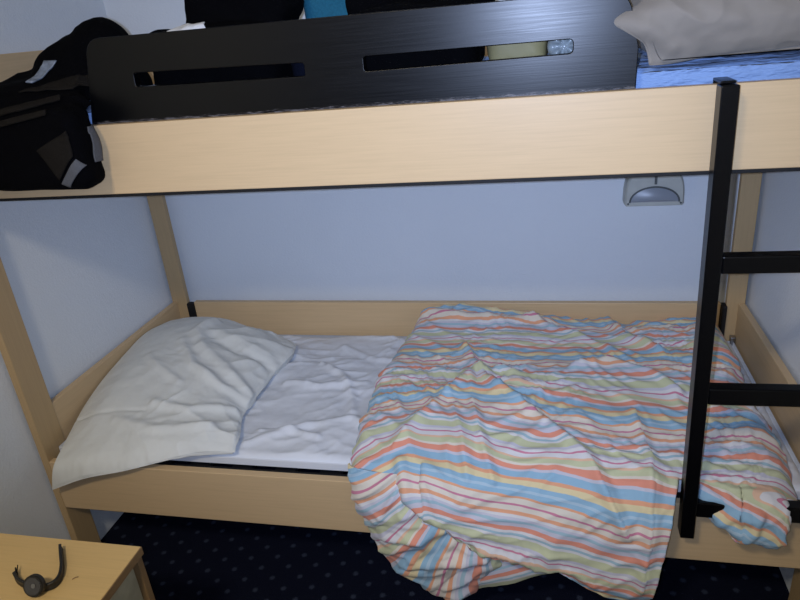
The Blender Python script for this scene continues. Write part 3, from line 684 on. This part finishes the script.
# ------------------------------------------------------------------ black bag over the rail
def n3(X, Y, Z, f, s): return perlin(X * f + Z * f * 0.7, Y * f + Z * f * 0.9, s)
def bag_sdf(X, Y, Z):
    def cap(a, b, r):
        a = np.array(a); b = np.array(b); ab = b - a; t = np.clip(((X - a[0]) * ab[0] + (Y - a[1]) * ab[1] + (Z - a[2]) * ab[2]) / (ab @ ab), 0, 1)
        return np.sqrt((X - a[0] - t * ab[0]) ** 2 + (Y - a[1] - t * ab[1]) ** 2 + (Z - a[2] - t * ab[2]) ** 2) - r
    up = smin(cap((0.350, 0.105, 1.435), (0.448, 0.125, 1.478), 0.064), cap((0.440, 0.13, 1.482), (0.485, 0.13, 1.40), 0.056), 0.02)
    up = smin(up, rbox(X, Y, Z, (0.365, 0.11, 1.40), (0.135, 0.07, 0.045), 0.03), 0.02)
    low = rbox(X, Y, Z + 0.02 * (X - 0.3), (0.250, -0.052, 1.296), (0.235, 0.042, 0.084), 0.028)
    low = np.maximum(low, (0.8 * (X - 0.470) - 0.6 * (Z - 1.250)) - 0.020)
    mid = ell(X, Y, Z, (0.27, 0.03, 1.385), (0.19, 0.09, 0.05))
    d = smin(smin(up, low, 0.03), mid, 0.035)
    # keep the bag out of the guard board, the rail and the end board
    d = d + 0.008 * n3(X, Y, Z, 14, 161) + 0.010 * np.abs(n3(X, Y, Z, 22, 163)) * (Z > 1.32)
    rail = np.maximum(np.maximum(np.abs(Y - 0.011) - 0.016, Z - 1.336), 0 * X - 9); d = np.maximum(d, -rail)
    gd = np.maximum(np.maximum(0.437 - X, np.abs(Y - 0.0335) - 0.017), Z - 1.505); d = np.maximum(d, -gd)
    return np.maximum(np.maximum(d, 0.026 - X), 1.378 - Z - 9 * (Y < 0.02))
bag = thing('rucksack', 'black rucksack slumped over the upper rail at the left end', 'bag', (0.28, 0.05, 1.37))
net_object('body', bag_sdf, (0.0, -0.14, 1.17), (0.56, 0.30, 1.60), 0.0075, M['black_cloth'], bag)
def patch(name, quad, d, nu, nv, material, th=0.003, lift=0.003):
    q = np.array(quad, float); u = np.linspace(0, 1, nu)[None, :, None]; v = np.linspace(0, 1, nv)[:, None, None]
    P = (q[0] * (1 - u) + q[1] * u) * (1 - v) + (q[3] * (1 - u) + q[2] * u) * v
    return grid_object(name, [project(bag_sdf, P, d, lift)], material, bag, th, None, 0.0)
patch('trim', [(0.75, -0.080, 1.262), (0.75, -0.032, 1.258), (0.75, -0.032, 1.335), (0.75, -0.075, 1.335)], (-1, 0.1, 0), 20, 30, M['grey_trim'])['label'] = 'grey binding along the right edge'
patch('trim', [(0.425, -0.2, 1.228), (0.440, -0.2, 1.219), (0.486, -0.2, 1.262), (0.474, -0.2, 1.278)], (0, 1, 0), 14, 24, M['grey_trim'])['label'] = 'grey binding along the flap edge'
patch('pocket', [(0.390, -0.2, 1.300), (0.424, -0.2, 1.236), (0.470, -0.2, 1.284), (0.470, -0.2, 1.335)], (0, 1, 0), 16, 16, M['black_brown'])
patch('print', [(0.336, -0.2, 1.430), (0.352, -0.2, 1.428), (0.380, -0.2, 1.466), (0.350, -0.2, 1.468)], (0, 1, 0), 14, 14, M['shine'])['label'] = 'shiny pale patch'
patch('top_panel', [(0.34, -0.2, 1.468), (0.440, -0.2, 1.478), (0.455, -0.2, 1.520), (0.42, -0.2, 1.512)], (0, 1, -0.35), 20, 14, M['black_brown'])
for k, (za_, zb_) in enumerate(((1.352, 1.395), (1.338, 1.372))):
    q = [(0.15 + 0.03 * k, -0.2, za_ - 0.008), (0.43, -0.2, zb_ - 0.004), (0.43, -0.2, zb_ + 0.006), (0.15 + 0.03 * k, -0.2, za_ + 0.006)]
    patch('strap', q, (0, 1, 0), 40, 5, M['black_brown'], 0.005, 0.004)

# ------------------------------------------------------------------ clutter behind the guard board
def heap(name, label, cat, parts, seed, material, lo, hi, amp=0.012, h=0.009):
    def f(X, Y, Z):
        d = None
        for c, r in parts:
            e = rbox(X, Y, Z, c, r, min(r) * 0.6); d = e if d is None else smin(d, e, 0.03)
        d = d + amp * n3(X, Y, Z, 13, seed) + amp * 0.6 * np.abs(n3(X, Y, Z, 24, seed + 2))
        return np.maximum(d, 1.378 - Z)
    o = net_object(name, f, lo, hi, h, material); return tag(o, label, cat), f
heap('black_jacket', 'black jacket bundled on the upper bunk behind the left slot of the guard board', 'jacket', [((0.715, 0.19, 1.43), (0.155, 0.115, 0.075)), ((0.755, 0.24, 1.55), (0.128, 0.07, 0.045))], 171, M['black_cloth'], (0.50, 0.05, 1.34), (0.96, 0.40, 1.66))
heap('navy_sweater', 'dark navy sweater heaped behind the middle of the guard board', 'sweater', [((0.955, 0.17, 1.415), (0.065, 0.08, 0.055))], 181, M['navy_cloth'], (0.85, 0.06, 1.34), (1.06, 0.40, 1.6), 0.006)
heap('teal_towel', 'teal cloth bundle poking up over the middle of the guard board', 'towel', [((0.955, 0.39, 1.44), (0.062, 0.05, 0.08)), ((0.925, 0.36, 1.515), (0.070, 0.03, 0.045))], 191, M['teal'], (0.84, 0.25, 1.34), (1.08, 0.45, 1.62), 0.006)
heap('black_trousers', 'black trousers heaped behind the right slot of the guard board', 'trousers', [((1.160, 0.19, 1.43), (0.130, 0.115, 0.08)), ((1.16, 0.24, 1.51), (0.155, 0.07, 0.03))], 201, M['black_cloth'], (1.00, 0.05, 1.34), (1.34, 0.40, 1.62))
tg = interp_ctrl([[(0.640, 0.085, 1.487), (0.680, 0.072, 1.490), (0.745, 0.080, 1.488)], [(0.642, 0.09, 1.500), (0.685, 0.078, 1.505), (0.735, 0.084, 1.506)], [(0.65, 0.11, 1.506), (0.69, 0.10, 1.512), (0.73, 0.10, 1.514)]], 20, 12)
tg[..., 1] -= 0.018; tg[..., 2] += 0.004 * fbm(tg[..., 0] * 40, tg[..., 1] * 40, 221)
tag(grid_object('tissue', [tg], M['white_cloth'], None, 0.002), 'scrap of white tissue between the black jacket and the top edge of the guard board', 'tissue')
heap('paper_bag', 'olive bag seen through the right slot of the guard board', 'bag', [((1.364, 0.17, 1.415), (0.060, 0.06, 0.045))], 211, M['olive'], (1.29, 0.08, 1.34), (1.47, 0.26, 1.5), 0.006, 0.006)
# bottle: ribbed base toward the slot
btl = thing('plastic_bottle', 'clear plastic bottle lying behind the right end of the guard board slot', 'bottle', (1.476, 0.17, 1.372))
bm = bmesh.new(); rings = []; n = 40
for y, r, rib in ((0.094, 0.006, 0), (0.092, 0.012, 0.007), (0.088, 0.019, 0.008), (0.090, 0.025, 0.004), (0.10, 0.0315, 0), (0.12, 0.032, 0), (0.22, 0.032, 0), (0.25, 0.028, 0), (0.28, 0.014, 0), (0.300, 0.012, 0)):
    rings.append([bm.verts.new((1.455 + r * math.cos(2 * math.pi * k / n), y - rib * math.cos(5 * 2 * math.pi * k / n), 1.408 + r * math.sin(2 * math.pi * k / n))) for k in range(n)])
for a, b_ in zip(rings[:-1], rings[1:]):
    for k in range(n): bm.faces.new((a[k], a[(k + 1) % n], b_[(k + 1) % n], b_[k]))
bm.faces.new(rings[0]); bm.faces.new(rings[-1]); bmesh.ops.recalc_face_normals(bm, faces=bm.faces[:])
me = bpy.data.meshes.new('body'); bm.to_mesh(me); bm.free(); link('body', me, M['bottle'], btl, True)
disc('cap', (1.455, 0.306, 1.408), (0, 1, 0), 0.0145, 0.014, M['navy_cloth'], btl, 0.001)
